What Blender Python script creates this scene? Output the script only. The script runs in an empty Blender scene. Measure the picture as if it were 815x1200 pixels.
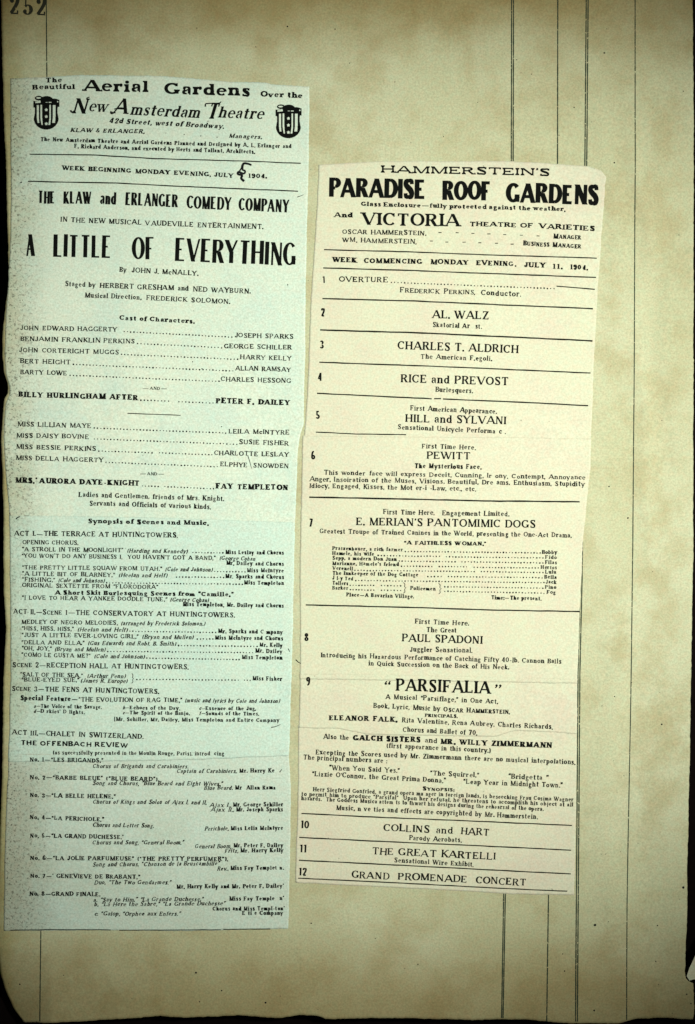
import bpy, math, random
import numpy as np
from mathutils import Vector
R = math.radians
random.seed(252)
rng = np.random.default_rng(1904)

# ---------------------------------------------------------------- camera, world, lamps, exposure
PX = 0.0004                                   # one photograph pixel is 0.4 mm on the page
def wx(x): return (x - 407.5) * PX
def wy(y): return (600.0 - y) * PX

scene = bpy.context.scene
C = scene.collection
cam_data = bpy.data.cameras.new('camera')
cam = bpy.data.objects.new('camera', cam_data)
C.objects.link(cam)
cam.location = (0, 0, 1.0)
cam_data.sensor_fit = 'VERTICAL'
cam_data.sensor_height = 24
cam_data.lens = 50
cam_data.clip_start = 0.01
cam_data.clip_end = 20
scene.camera = cam

world = bpy.data.worlds.new('World')
scene.world = world
world.use_nodes = True
world.node_tree.nodes['Background'].inputs[0].default_value = (0.85, 1.0, 0.80, 1)
world.node_tree.nodes['Background'].inputs[1].default_value = 0.055

def spot(name, loc, target, power, angle, blend, size, color):
    d = bpy.data.lights.new(name, 'SPOT')
    d.energy = power; d.spot_size = R(angle); d.spot_blend = blend
    d.shadow_soft_size = size; d.color = color
    o = bpy.data.objects.new(name, d)
    C.objects.link(o)
    o.location = loc
    o.rotation_euler = (Vector(target) - Vector(loc)).to_track_quat('-Z', 'Y').to_euler()
    return o
spot('reading_lamp', (0.42, 0.12, 0.90), (wx(450), wy(560), 0), 65.0, 37.5, 1.0, 0.05, (0.96, 1.0, 0.87))

scene.view_settings.view_transform = 'Standard'
scene.view_settings.look = 'None'
scene.view_settings.exposure = 0.0
scene.view_settings.gamma = 1.0
scene.view_settings.use_curve_mapping = False

# ---------------------------------------------------------------- relief of the paper
GS = 2.0
gx = np.arange(-20, 860, GS); gy = np.arange(-20, 1260, GS)
GX, GY = np.meshgrid(gx, gy)
def vnoise(scale, seed):
    """smooth value noise on the lattice, features about `scale` px"""
    r = np.random.default_rng(seed)
    nx = int(900 / scale) + 4; ny = int(1300 / scale) + 4
    t = r.uniform(-1, 1, (ny, nx))
    fx = (GX + 20) / scale; fy = (GY + 20) / scale
    ix = fx.astype(int); iy = fy.astype(int)
    ax = fx - ix; ay = fy - iy
    ax = ax * ax * (3 - 2 * ax); ay = ay * ay * (3 - 2 * ay)
    return (t[iy, ix] * (1 - ax) + t[iy, ix + 1] * ax) * (1 - ay) + (t[iy + 1, ix] * (1 - ax) + t[iy + 1, ix + 1] * ax) * ay
def ridge(x0, y0, x1, y1, width, amp, grid=None):
    dx, dy = x1 - x0, y1 - y0
    L = math.hypot(dx, dy)
    s = ((GX - x0) * dx + (GY - y0) * dy) / L
    d = ((GX - x0) * dy - (GY - y0) * dx) / L
    fade = np.clip(np.minimum(s, L - s) / (0.25 * L) + 0.3, 0, 1)
    wob = 0.4 * width * np.sin(s / (width * 3.1) + x0)
    return amp * fade * np.exp(-((d + wob) / width) ** 2)
def band(x0, y0, x1, y1, width, amp):
    return ridge(x0, y0, x1, y1, width, amp)
mm = 0.001
HP = 0.35 * mm * vnoise(170, 5) + 0.14 * mm * vnoise(60, 6) + 0.035 * mm * vnoise(22, 7)
HP += band(742, 150, 762, 320, 10, 0.8 * mm) + band(765, 300, 775, 560, 12, -0.7 * mm) + band(750, 420, 762, 640, 9, 0.6 * mm)
HP += band(705, 120, 725, 330, 13, 0.6 * mm) + band(720, 700, 712, 1120, 18, 0.8 * mm) + band(760, 820, 765, 1190, 22, -0.7 * mm)
HP += band(10, 47, 110, 46, 3, -0.10 * mm)
HP += band(110, 1120, 160, 1190, 3.5, 0.12 * mm) + band(180, 1175, 210, 1195, 2.5, 0.14 * mm) + band(345, 1105, 362, 1130, 5, 0.14 * mm)
HP += band(360, 60, 400, 180, 14, 0.22 * mm) + band(455, 40, 470, 150, 18, 0.2 * mm)
# the bottom margin cockles, the lower left corner droops
bt = np.clip((GY - 1130) / 70, 0, 1.3)
HP += bt ** 2 * mm * 0.8 * np.sin(GX / 27.0 + 1.1) * 0.5
cor = np.clip((60 - GX) / 60, 0, 1.4) * np.clip((GY - 1110) / 90, 0, 1.4)
HP -= cor * 9 * mm
HP -= np.clip((7 - GX) / 12, 0, 1.5) ** 2 * 1.2 * mm
HW = 0.030 * mm * vnoise(14, 11) + 0.07 * mm * vnoise(40, 12)
HW += ridge(268, 432, 304, 396, 2.6, 0.10 * mm) + ridge(20, 604, 100, 605, 2.6, 0.12 * mm) + ridge(150, 849, 345, 842, 2.6, 0.07 * mm)
HW += ridge(230, 608, 345, 612, 2.6, 0.08 * mm) + ridge(460, 851, 590, 856, 2.6, 0.12 * mm) + ridge(590, 852, 676, 861, 2.6, 0.16 * mm)
HW += ridge(352, 852, 400, 862, 2.6, 0.1 * mm) + ridge(380, 868, 420, 856, 2.6, 0.1 * mm) + ridge(560, 560, 690, 600, 9.0, 0.08 * mm)
HW += ridge(40, 1045, 90, 1042, 2.6, 0.08 * mm) + ridge(45, 905, 20, 1080, 3.0, 0.08 * mm) + ridge(210, 420, 240, 380, 2.6, 0.06 * mm)
HW += ridge(505, 190, 515, 330, 5.0, 0.07 * mm) + ridge(640, 180, 655, 300, 6.0, 0.06 * mm)
HC = HP + HW
def sample(G, x, y):
    fx = (np.asarray(x, float) + 20) / GS; fy = (np.asarray(y, float) + 20) / GS
    fx = np.clip(fx, 0, G.shape[1] - 1.001); fy = np.clip(fy, 0, G.shape[0] - 1.001)
    ix = fx.astype(int); iy = fy.astype(int); ax = fx - ix; ay = fy - iy
    return (G[iy, ix] * (1 - ax) + G[iy, ix + 1] * ax) * (1 - ay) + (G[iy + 1, ix] * (1 - ax) + G[iy + 1, ix + 1] * ax) * ay

# ---------------------------------------------------------------- materials
def nodes_of(name):
    m = bpy.data.materials.new(name); m.use_nodes = True
    nt = m.node_tree
    return m, nt, nt.nodes['Principled BSDF'], nt.nodes['Material Output']
def node(nt, kind, **kw):
    n = nt.nodes.new(kind)
    for k, v in kw.items(): setattr(n, k, v)
    return n
def noise(nt, vec, scale, detail=2, rough=0.5):
    n = node(nt, 'ShaderNodeTexNoise')
    n.inputs['Scale'].default_value = scale; n.inputs['Detail'].default_value = detail; n.inputs['Roughness'].default_value = rough
    nt.links.new(vec, n.inputs['Vector'])
    return n
def ramp(nt, src, a, b, smooth=True):
    n = node(nt, 'ShaderNodeMapRange')
    n.inputs['From Min'].default_value = a; n.inputs['From Max'].default_value = b
    if smooth: n.interpolation_type = 'SMOOTHSTEP'
    nt.links.new(src, n.inputs['Value'])
    return n.outputs[0]
def mix(nt, fac, a, b, blend='MIX'):
    n = node(nt, 'ShaderNodeMix', data_type='RGBA', blend_type=blend)
    n.clamp_factor = True
    if isinstance(fac, (int, float)): n.inputs['Factor'].default_value = fac
    else: nt.links.new(fac, n.inputs['Factor'])
    for s, v in (('A', a), ('B', b)):
        sk = [i for i in n.inputs if i.name == s and i.type == 'RGBA'][0]
        if isinstance(v, tuple): sk.default_value = (*v, 1)
        else: nt.links.new(v, sk)
    return [o for o in n.outputs if o.type == 'RGBA'][0]
def mul(nt, a, k):
    n = node(nt, 'ShaderNodeMath', operation='MULTIPLY')
    nt.links.new(a, n.inputs[0])
    if isinstance(k, (int, float)): n.inputs[1].default_value = k
    else: nt.links.new(k, n.inputs[1])
    return n.outputs[0]

def paper(name, base, tone_a, tone_b, speck=0.5, edge=None, grain=0.12, dirt=None):
    """aged paper: broad tone blotches, foxing, fibres, fine chroma grain; stains with their own place (edge, dirt)"""
    m, nt, bsdf, out = nodes_of(name)
    pos = node(nt, 'ShaderNodeNewGeometry').outputs['Position']
    n1 = noise(nt, pos, 9, 3, 0.55); n2 = noise(nt, pos, 38, 4, 0.6)
    mp = node(nt, 'ShaderNodeMapping'); mp.inputs['Scale'].default_value = (55, 12, 1); mp.inputs['Location'].default_value = (3, 7, 0)
    nt.links.new(pos, mp.inputs['Vector']); n3 = noise(nt, mp.outputs[0], 1.0, 3, 0.5)
    c = mix(nt, ramp(nt, n1.outputs[0], 0.38, 0.66), base, tone_a)
    c = mix(nt, mul(nt, ramp(nt, n2.outputs[0], 0.42, 0.68), 0.75), c, tone_b)
    c = mix(nt, mul(nt, ramp(nt, n3.outputs[0], 0.5, 0.75), 0.45), c, tone_a)
    sep = node(nt, 'ShaderNodeSeparateXYZ'); nt.links.new(pos, sep.inputs[0])
    if edge:
        for ax, a, b, col, k in edge:                 # toned and soiled margins, broken up by noise
            nn = noise(nt, pos, 22, 4, 0.6)
            ad = node(nt, 'ShaderNodeMath', operation='MULTIPLY_ADD')
            nt.links.new(nn.outputs[0], ad.inputs[0]); ad.inputs[1].default_value = 0.05; nt.links.new(sep.outputs[ax], ad.inputs[2])
            c = mix(nt, mul(nt, ramp(nt, ad.outputs[0], a + 0.025, b + 0.025), k), c, col, 'MULTIPLY')
    # fine mottled grain
    g1 = noise(nt, pos, 1150, 2, 0.7)
    c = mix(nt, 1.0, c, mix(nt, ramp(nt, g1.outputs[0], 0.3, 0.7, False), (1 - 1.5 * grain, 1 - 1.5 * grain, 1 - 1.6 * grain), (1 + grain, 1 + grain, 1 + grain)), 'MULTIPLY')
    g2 = noise(nt, pos, 420, 1, 0.5)
    c = mix(nt, 1.0, c, mix(nt, ramp(nt, g2.outputs[0], 0.3, 0.7, False), (1.03, 0.98, 0.97), (0.97, 1.02, 1.02)), 'MULTIPLY')
    # dark pinprick specks, denser where dirt is asked for
    v = node(nt, 'ShaderNodeTexNoise'); v.inputs['Scale'].default_value = 620; v.inputs['Detail'].default_value = 1
    nt.links.new(pos, v.inputs['Vector'])
    c = mix(nt, mul(nt, ramp(nt, v.outputs[0], 0.775, 0.83), speck), c, (0.05, 0.045, 0.03))
    if dirt:
        ax, a, b, k = dirt
        dn = noise(nt, pos, 800, 2, 0.7)
        c = mix(nt, mul(nt, mul(nt, ramp(nt, sep.outputs[ax], a, b), ramp(nt, dn.outputs[0], 0.52, 0.68)), k), c, (0.07, 0.06, 0.045))
    nt.links.new(c, bsdf.inputs['Base Color'])
    bsdf.inputs['Roughness'].default_value = 0.85
    bsdf.inputs['Specular IOR Level'].default_value = 0.2
    bp = node(nt, 'ShaderNodeBump'); bp.inputs['Strength'].default_value = 0.35; bp.inputs['Distance'].default_value = 0.0001
    b1 = noise(nt, pos, 700, 4, 0.65)
    nt.links.new(b1.outputs[0], bp.inputs['Height']); nt.links.new(bp.outputs[0], bsdf.inputs['Normal'])
    return m

def ink(name, col, wear, scale=900, lo=0.0, bleed=0.0):
    """printing ink: nearly black film that is missing in worn flecks, where the paper shows"""
    m, nt, bsdf, out = nodes_of(name)
    pos = node(nt, 'ShaderNodeNewGeometry').outputs['Position']
    n1 = noise(nt, pos, scale, 2, 0.7); n2 = noise(nt, pos, 60, 2, 0.5)
    bsdf.inputs['Base Color'].default_value = (*col, 1)
    bsdf.inputs['Roughness'].default_value = 0.75
    bsdf.inputs['Specular IOR Level'].default_value = 0.04
    tr = node(nt, 'ShaderNodeBsdfTransparent'); mx = node(nt, 'ShaderNodeMixShader')
    ad = node(nt, 'ShaderNodeMath', operation='MULTIPLY_ADD')
    nt.links.new(n2.outputs[0], ad.inputs[0]); ad.inputs[1].default_value = 0.12; nt.links.new(n1.outputs[0], ad.inputs[2])
    f = ramp(nt, ad.outputs[0], wear, wear + 0.10)
    mxx = node(nt, 'ShaderNodeMath', operation='MAXIMUM'); nt.links.new(f, mxx.inputs[0]); mxx.inputs[1].default_value = lo
    nt.links.new(mxx.outputs[0], mx.inputs[0]); nt.links.new(bsdf.outputs[0], mx.inputs[1]); nt.links.new(tr.outputs[0], mx.inputs[2])
    nt.links.new(mx.outputs[0], out.inputs['Surface'])
    return m

BR = (0.62, 0.50, 0.36)
M_page = paper('ledger_paper', (0.465, 0.455, 0.295), (0.51, 0.505, 0.35), (0.405, 0.36, 0.21), 0.75,
    edge=[(1, wy(90), wy(-10), (0.66, 0.53, 0.36), 0.95), (1, wy(1050), wy(1200), (0.72, 0.60, 0.45), 0.9), (0, wx(40), wx(-5), (0.7, 0.62, 0.42), 0.8)])
M_news_l = paper('green_newsprint', (0.58, 0.65, 0.56), (0.62, 0.67, 0.57), (0.52, 0.62, 0.555), 0.5, dirt=(0, wx(70), wx(5), 0.75), edge=[(0, wx(60), wx(-10), (0.66, 0.6, 0.48), 0.8)])
M_news_m = paper('bluish_newsprint', (0.53, 0.64, 0.575), (0.57, 0.66, 0.575), (0.49, 0.61, 0.555), 0.5, dirt=(0, wx(60), wx(5), 0.5), edge=[(0, wx(50), wx(-10), (0.66, 0.6, 0.48), 0.8)])
M_news_b = paper('grey_newsprint', (0.54, 0.61, 0.54), (0.53, 0.62, 0.56), (0.51, 0.57, 0.49), 0.5, dirt=(0, wx(90), wx(5), 0.7), edge=[(0, wx(80), wx(-10), (0.66, 0.58, 0.50), 0.8)])
M_news_r = paper('cream_newsprint', (0.61, 0.585, 0.455), (0.59, 0.585, 0.44), (0.60, 0.535, 0.43), 0.45, grain=0.09)
M_ink = ink('letterpress_ink', (0.006, 0.007, 0.005), 0.82)
M_inkh = ink('heavy_letterpress_ink', (0.004, 0.0045, 0.004), 0.86, 700)
M_inkf = ink('thin_letterpress_ink', (0.010, 0.011, 0.008), 0.76, 1000, 0.03)
M_rule = ink('ledger_rule_ink', (0.03, 0.044, 0.030), 0.65, 700, 0.05)
M_num = ink('faded_numbering_ink', (0.028, 0.028, 0.020), 0.70, 700, 0.12)
M_dark = ink('pen_ink', (0.008, 0.008, 0.010), 1.2)
m, nt, bsdf, out = nodes_of('black_cloth')
pos = node(nt, 'ShaderNodeNewGeometry').outputs['Position']
nn = noise(nt, pos, 500, 3)
nt.links.new(mix(nt, nn.outputs[0], (0.0015, 0.001, 0.0012), (0.006, 0.003, 0.003)), bsdf.inputs['Base Color'])
bsdf.inputs['Roughness'].default_value = 0.95; bsdf.inputs['Specular IOR Level'].default_value = 0.05
M_table = m

# ---------------------------------------------------------------- builders
def interp(pts, v):
    xs = [p[0] for p in pts]; ys = [p[1] for p in pts]
    return np.interp(v, xs, ys)
def mesh_obj(name, verts, faces, mat, parent=None, origin=(0, 0, 0)):
    me = bpy.data.meshes.new(name)
    v = np.asarray(verts, float) - np.asarray(origin, float)
    me.from_pydata(v.tolist(), [], faces)
    me.materials.append(mat); me.update()
    o = bpy.data.objects.new(name, me); C.objects.link(o)
    if parent: o.parent = parent
    return o
def sheet_mesh(left, right, top, bot, H, z, thick, step=4.0, rough=0.5, seed=0, lift=0.0, close_top=False):
    """paper sheet between measured edges: left/right are (y, x) lists, top/bot are (x, y) lists"""
    r = np.random.default_rng(seed)
    y0 = min(p[1] for p in top); y1 = max(p[1] for p in bot)
    x0 = min(p[1] for p in left); x1 = max(p[1] for p in right)
    nu = int((x1 - x0) / step); nv = int((y1 - y0) / step)
    def edge_noise(n):
        a = r.normal(0, 1, n); b = np.convolve(r.normal(0, 1, n + 8), np.ones(9) / 3, 'valid')
        return rough * (0.45 * a + 0.6 * b)
    el, er = edge_noise(nv + 1), edge_noise(nv + 1); et, eb = edge_noise(nu + 1), edge_noise(nu + 1)
    U, V = np.meshgrid(np.linspace(0, 1, nu + 1), np.linspace(0, 1, nv + 1))
    Y = y0 + (y1 - y0) * V
    for _ in range(5):
        X = interp(left, Y) * (1 - U) + interp(right, Y) * U
        Y = interp(top, X) * (1 - V) + interp(bot, X) * V
    X = X + (el[:, None] * (1 - U) ** 40 + er[:, None] * U ** 40)
    Y = Y + (et[None, :] * (1 - V) ** 40 + eb[None, :] * V ** 40)
    Z = sample(H, X, Y) + z
    if lift:
        d = np.minimum(np.minimum(U * nu, (1 - U) * nu), np.minimum(V * nv, (1 - V) * nv)) * step
        Z = Z + lift * np.exp(-d / 5.0) * (0.6 + 0.8 * np.abs(np.sin(X / 31.0 + Y / 47.0 + seed)))
    P = np.stack([wx(X), wy(Y), Z], -1).reshape(-1, 3)
    W = nu + 1
    faces = [(j * W + i, (j + 1) * W + i, (j + 1) * W + i + 1, j * W + i + 1) for j in range(nv) for i in range(nu)]
    # thickness: a rim down to an underside rim, and the underside itself
    n = len(P)
    Q = P.copy(); Q[:, 2] -= thick
    faces += [tuple(n + k for k in reversed(f)) for f in faces]
    ring = [i for i in range(nu)] + [nu + j * W for j in range(nv)] + [nv * W + i for i in range(nu, 0, -1)] + [j * W for j in range(nv, 0, -1)]
    for k in range(len(ring)):
        a, b = ring[k], ring[(k + 1) % len(ring)]
        faces.append((a, b, b + n, a + n))
    return np.vstack([P, Q]), faces
def root(name, label, cat, x, y, z=0.0, group=None):
    o = bpy.data.objects.new(name, None); C.objects.link(o)
    o.location = (wx(x), wy(y), z); o.empty_display_size = 0.02
    o['label'] = label; o['category'] = cat
    if group: o['group'] = group
    return o
def smooth(o):      # the sheet's two faces are smooth, its cut rim stays crisp
    n = o.data.polygons
    for p in n: p.use_smooth = abs(p.normal.z) > .3

# ---------------------------------------------------------------- a roman and grotesque type face, drawn stroke by stroke
# V/v x y0 y1 s0 s1 : thick/thin stem, serifs n l r b at each end    H x0 x1 y t0 t1 : bar, ticks n u d b at the ends
# D/d x0 y0 x1 y1 s0 s1 : thick/thin diagonal   A cx cy rx ry a0 a1 : arc of modulated width   S x y ... : spine   Q x y ... : modulated curve
# K x y0 y1 : tick   o x y k : ball
UP = dict(
A=(.84,"d .42 1 0 0 n b;D .42 1 .84 0 n b;H .14 .70 .32 n n"),
B=(.60,"V .08 0 1 l l;H .08 .34 1 n n;A .34 .76 .22 .24 90 -90;H .08 .36 .5 n n;A .36 .26 .25 .26 90 -90;H .08 .36 0 n n"),
C=(.70,"A .38 .5 .36 .5 42 318;K .66 .68 .98"),
D=(.72,"V .08 0 1 l l;H .08 .34 1 n n;A .34 .5 .36 .5 90 -90;H .08 .34 0 n n"),
E=(.62,"V .08 0 1 l l;H .08 .56 1 n d;H .08 .40 .5 n b;H .08 .60 0 n u"),
F=(.58,"V .08 0 1 b l;H .08 .56 1 n d;H .08 .40 .48 n b"),
G=(.76,"A .38 .5 .36 .5 42 335;V .66 .04 .42 n b;K .66 .70 .98"),
H=(.76,"V .08 0 1 b b;V .68 0 1 b b;H .08 .68 .5 n n"),
I=(.16,"V .08 0 1 b b"),
J=(.42,"V .34 .24 1 n b;A .18 .24 .16 .24 0 -170;o .04 .24 1"),
K=(.70,"V .08 0 1 b b;d .08 .36 .62 1 n b;D .26 .52 .66 0 n b"),
L=(.60,"V .08 0 1 l b;H .08 .58 0 n u"),
M=(.92,"v .08 0 1 b l;D .10 1 .46 0 n n;d .46 0 .82 1 n n;V .84 0 1 b r"),
N=(.76,"v .08 0 1 b l;D .08 1 .68 0 n n;v .68 0 1 n b"),
O=(.78,"A .39 .5 .37 .5 0 360"),
P=(.60,"V .08 0 1 b l;H .08 .34 1 n n;A .34 .73 .24 .27 90 -90;H .08 .34 .46 n n"),
Q=(.78,"A .39 .5 .37 .5 0 360;D .36 .22 .70 -.14 n n"),
R=(.70,"V .08 0 1 b l;H .08 .34 1 n n;A .34 .75 .22 .25 90 -90;H .08 .34 .5 n n;D .36 .5 .64 0 n r"),
S=(.56,"S .50 .74 .46 .93 .28 1 .10 .90 .08 .72 .24 .56 .40 .44 .50 .26 .44 .07 .26 0 .10 .08 .06 .27;K .52 .72 1;K .05 0 .28"),
T=(.70,"V .35 0 1 b n;H .03 .67 1 d d"),
U=(.72,"V .08 .3 1 n b;A .36 .3 .28 .3 180 360;v .64 .3 1 n b"),
V=(.80,"D 0 1 .42 0 b n;d .80 1 .42 0 b n"),
W=(1.12,"D 0 1 .32 0 b n;d .58 1 .32 0 n n;D .50 1 .82 0 b n;d 1.12 1 .82 0 b n"),
X=(.70,"D .04 1 .66 0 b b;d .66 1 .04 0 b b"),
Y=(.74,"D 0 1 .37 .46 b n;d .74 1 .37 .46 b n;V .37 0 .48 b n"),
Z=(.64,"H .04 .60 1 d n;D .58 1 .06 0 n n;H .04 .62 0 n u"))
G = dict(UP)
G.update({
'&':(.74,"Q .70 .42 .56 .12 .30 0 .06 .22 .22 .50 .44 .76 .34 1 .18 .86 .30 .50 .72 .02"),
'0':(.58,"A .29 .5 .25 .5 0 360"),
'1':(.34,"V .19 0 1 b n;d .04 .84 .19 1 n n"),
'2':(.56,"Q .08 .72 .12 .93 .29 1 .47 .90 .48 .70 .34 .42 .08 .05;H .06 .52 0 n u;H .08 .50 .05 n n;o .11 .74 1"),
'3':(.54,"A .26 .75 .19 .25 160 -90;A .27 .25 .23 .25 90 -160;o .08 .76 .9;o .06 .2 .9"),
'4':(.58,"d .40 1 .03 .27 n n;H .03 .58 .27 n n;V .42 0 1 b n"),
'5':(.54,"H .12 .48 1 n n;H .12 .46 .94 n n;v .11 .52 1 n n;A .26 .29 .23 .29 140 -160;o .07 .2 .9"),
'6':(.56,"A .29 .29 .23 .29 0 360;Q .06 .32 .10 .70 .26 .96 .46 .97;o .46 .84 .8"),
'7':(.54,"H .05 .50 1 d n;H .05 .50 .94 n n;D .50 .98 .20 0 n n"),
'8':(.56,"A .28 .76 .19 .24 0 360;A .28 .26 .23 .26 0 360"),
'9':(.56,"A .27 .71 .23 .29 0 360;Q .50 .68 .46 .30 .30 .04 .10 .03;o .10 .16 .8"),
'a':(.46,"V .38 .06 .46 n n;H .38 .46 .03 n n;A .22 .44 .16 .20 0 160;o .09 .47 .9;A .22 .18 .17 .18 80 280;H .22 .38 .36 n n"),
'b':(.52,"V .08 0 1 n l;A .28 .32 .21 .32 0 360"),
'c':(.44,"A .26 .32 .22 .32 40 320;o .42 .48 .9"),
'd':(.54,"V .44 0 1 r l;A .25 .32 .21 .32 0 360"),
'e':(.48,"A .25 .32 .22 .32 0 318;H .05 .46 .35 n n"),
'f':(.30,"V .13 0 .80 b n;A .28 .80 .15 .20 180 60;o .36 .90 .8;H -.03 .35 .60 n n"),
'g':(.48,"A .23 .44 .17 .20 0 360;Q .12 .28 .10 .12 .32 .06 .44 -.06 .34 -.22 .16 -.22 .05 -.10 .16 .04;d .36 .58 .47 .62 n n"),
'h':(.54,"V .08 0 1 b l;A .27 .44 .18 .20 180 0;V .45 0 .44 b n"),
'i':(.18,"V .09 0 .64 b l;o .09 .86 1.1"),
'j':(.18,"V .10 -.10 .64 n l;A 0 -.10 .10 .16 0 -120;o .10 .86 1.1"),
'k':(.52,"V .08 0 1 b l;d .10 .24 .42 .64 n b;D .22 .38 .48 0 n b"),
'l':(.18,"V .09 0 1 b l"),
'm':(.84,"V .08 0 .64 b l;A .25 .44 .17 .20 180 0;V .42 0 .44 b n;A .59 .44 .17 .20 180 0;V .76 0 .44 b n"),
'n':(.54,"V .08 0 .64 b l;A .27 .44 .18 .20 180 0;V .45 0 .44 b n"),
'o':(.50,"A .25 .32 .22 .32 0 360"),
'p':(.52,"V .08 -.28 .64 b l;A .28 .32 .21 .32 0 360"),
'q':(.52,"V .44 -.28 .64 b n;A .25 .32 .21 .32 0 360"),
'r':(.38,"V .08 0 .64 b l;A .26 .42 .17 .22 170 60;o .35 .54 .9"),
's':(.40,"S .34 .48 .31 .60 .19 .64 .08 .57 .07 .46 .18 .36 .28 .28 .35 .18 .30 .04 .18 0 .08 .05 .05 .17;K .36 .46 .64;K .04 0 .18"),
't':(.33,"V .14 .12 .88 n n;A .26 .13 .12 .13 180 310;H -.04 .35 .60 n n"),
'u':(.54,"V .08 .2 .64 n l;A .26 .2 .18 .2 180 360;V .45 0 .64 r l"),
'v':(.52,"D 0 .64 .26 0 b n;d .52 .64 .26 0 b n"),
'w':(.78,"D 0 .64 .22 0 b n;d .40 .64 .22 0 n n;D .36 .64 .58 0 b n;d .78 .64 .58 0 b n"),
'x':(.50,"D .03 .64 .47 0 b b;d .47 .64 .03 0 b b"),
'y':(.52,"D 0 .64 .26 0 b n;d .52 .64 .20 -.20 b n;o .13 -.2 .9"),
'z':(.44,"H .04 .40 .64 d n;D .38 .62 .06 .02 n n;H .04 .42 0 n u"),
'.':(.06,"o .03 .06 1.1"), ',':(.07,"o .04 .06 1.1;d .07 .06 .0 -.14 n n"),
':':(.08,"o .04 .06 1.1;o .04 .5 1.1"), ';':(.08,"o .04 .06 1;o .04 .5 1;d .07 .06 .0 -.14 n n"),
"'":(.06,"o .04 .90 1;d .07 .90 .0 .72 n n"),
'`':(.06,"o .03 .78 1;d .0 .78 .07 .98 n n"),
'-':(.30,"H 0 .30 .32 n n"), '~':(1.15,"H 0 1.15 .34 n n"), '_':(.2,""),
'(':(.22,"A .32 .42 .28 .66 125 235"), ')':(.22,"A -.10 .42 .28 .66 55 -55"),
'[':(.16,"v .06 -.15 1 n n;H .06 .18 1 n n;H .06 .18 -.15 n n"),
'?':(.46,"Q .08 .72 .12 .93 .26 1 .42 .88 .38 .66 .24 .50 .24 .26;o .24 .06 1.1"),
'/':(.30,"d 0 -.1 .3 1 n n"),
})
G['"'] = (.30, "o .05 .90 1;d .10 .92 .0 .64 n n;o .25 .90 1;d .30 .92 .20 .64 n n")     # closing
G['{'] = (.30, "o .05 .74 1;d .0 .72 .10 1 n n;o .25 .74 1;d .20 .72 .30 1 n n")     # opening
# T thick, t thin, s serif length, st serif thickness, wf width, ls letter space, sp word space, sl slant
STY = dict(
 text=(.20,.115,.07,.09,1.0,.02,.55,0), caps=(.20,.12,.07,.09,1.0,.03,.55,0), bold=(.31,.16,.10,.12,1.0,.02,.60,0),
 wide=(.31,.16,.11,.13,1.3,.02,.5,0), ital=(.195,.12,.05,.08,.95,.02,.50,.27), boldit=(.25,.15,.06,.10,1.15,.04,.5,.28),
 small=(.21,.125,.07,.09,1.0,.02,.5,0), smallb=(.245,.15,.08,.10,1.0,.02,.58,0),
 sans=(.20,.11,0,0,.70,-.05,.36,0), poster=(.18,.076,0,0,.56,-.045,.3,0), black=(.245,.165,0,0,.80,-.085,.25,0),
 num=(.22,.16,0,0,.8,-.05,.2,0), sansw=(.25,.19,0,0,1.2,.02,.45,0), title=(.215,.11,.06,.08,1.0,.03,.45,0),
 victoria=(.25,.10,.10,.09,1.1,.03,.4,0), slab=(.25,.18,.15,.17,1.6,.06,.4,0), script=(.21,.10,.07,.07,1.05,.0,.3,.26),
 didone=(.21,.07,.06,.07,1.0,.0,.3,0))
def spline(pts, n):
    P = [np.array(p) for p in pts]
    P = [2 * P[0] - P[1]] + P + [2 * P[-1] - P[-2]]
    out = []
    for i in range(1, len(P) - 2):
        for k in range(n):
            t = k / n
            out.append(.5 * (2 * P[i] + (P[i + 1] - P[i - 1]) * t + (2 * P[i - 1] - 5 * P[i] + 4 * P[i + 1] - P[i + 2]) * t * t
                             + (3 * P[i] - P[i - 1] - 3 * P[i + 1] + P[i + 2]) * t ** 3))
    out.append(P[-2])
    return np.array(out)
def ribbon(path, widths):
    """polyline with a width at each point -> list of quads"""
    p = np.asarray(path); d = np.gradient(p, axis=0)
    L = np.hypot(d[:, 0], d[:, 1]); L[L == 0] = 1
    nrm = np.stack([-d[:, 1] / L, d[:, 0] / L], -1)
    a = p + nrm * (np.asarray(widths)[:, None] / 2); b = p - nrm * (np.asarray(widths)[:, None] / 2)
    return [[a[i], b[i], b[i + 1], a[i + 1]] for i in range(len(p) - 1)]
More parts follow.
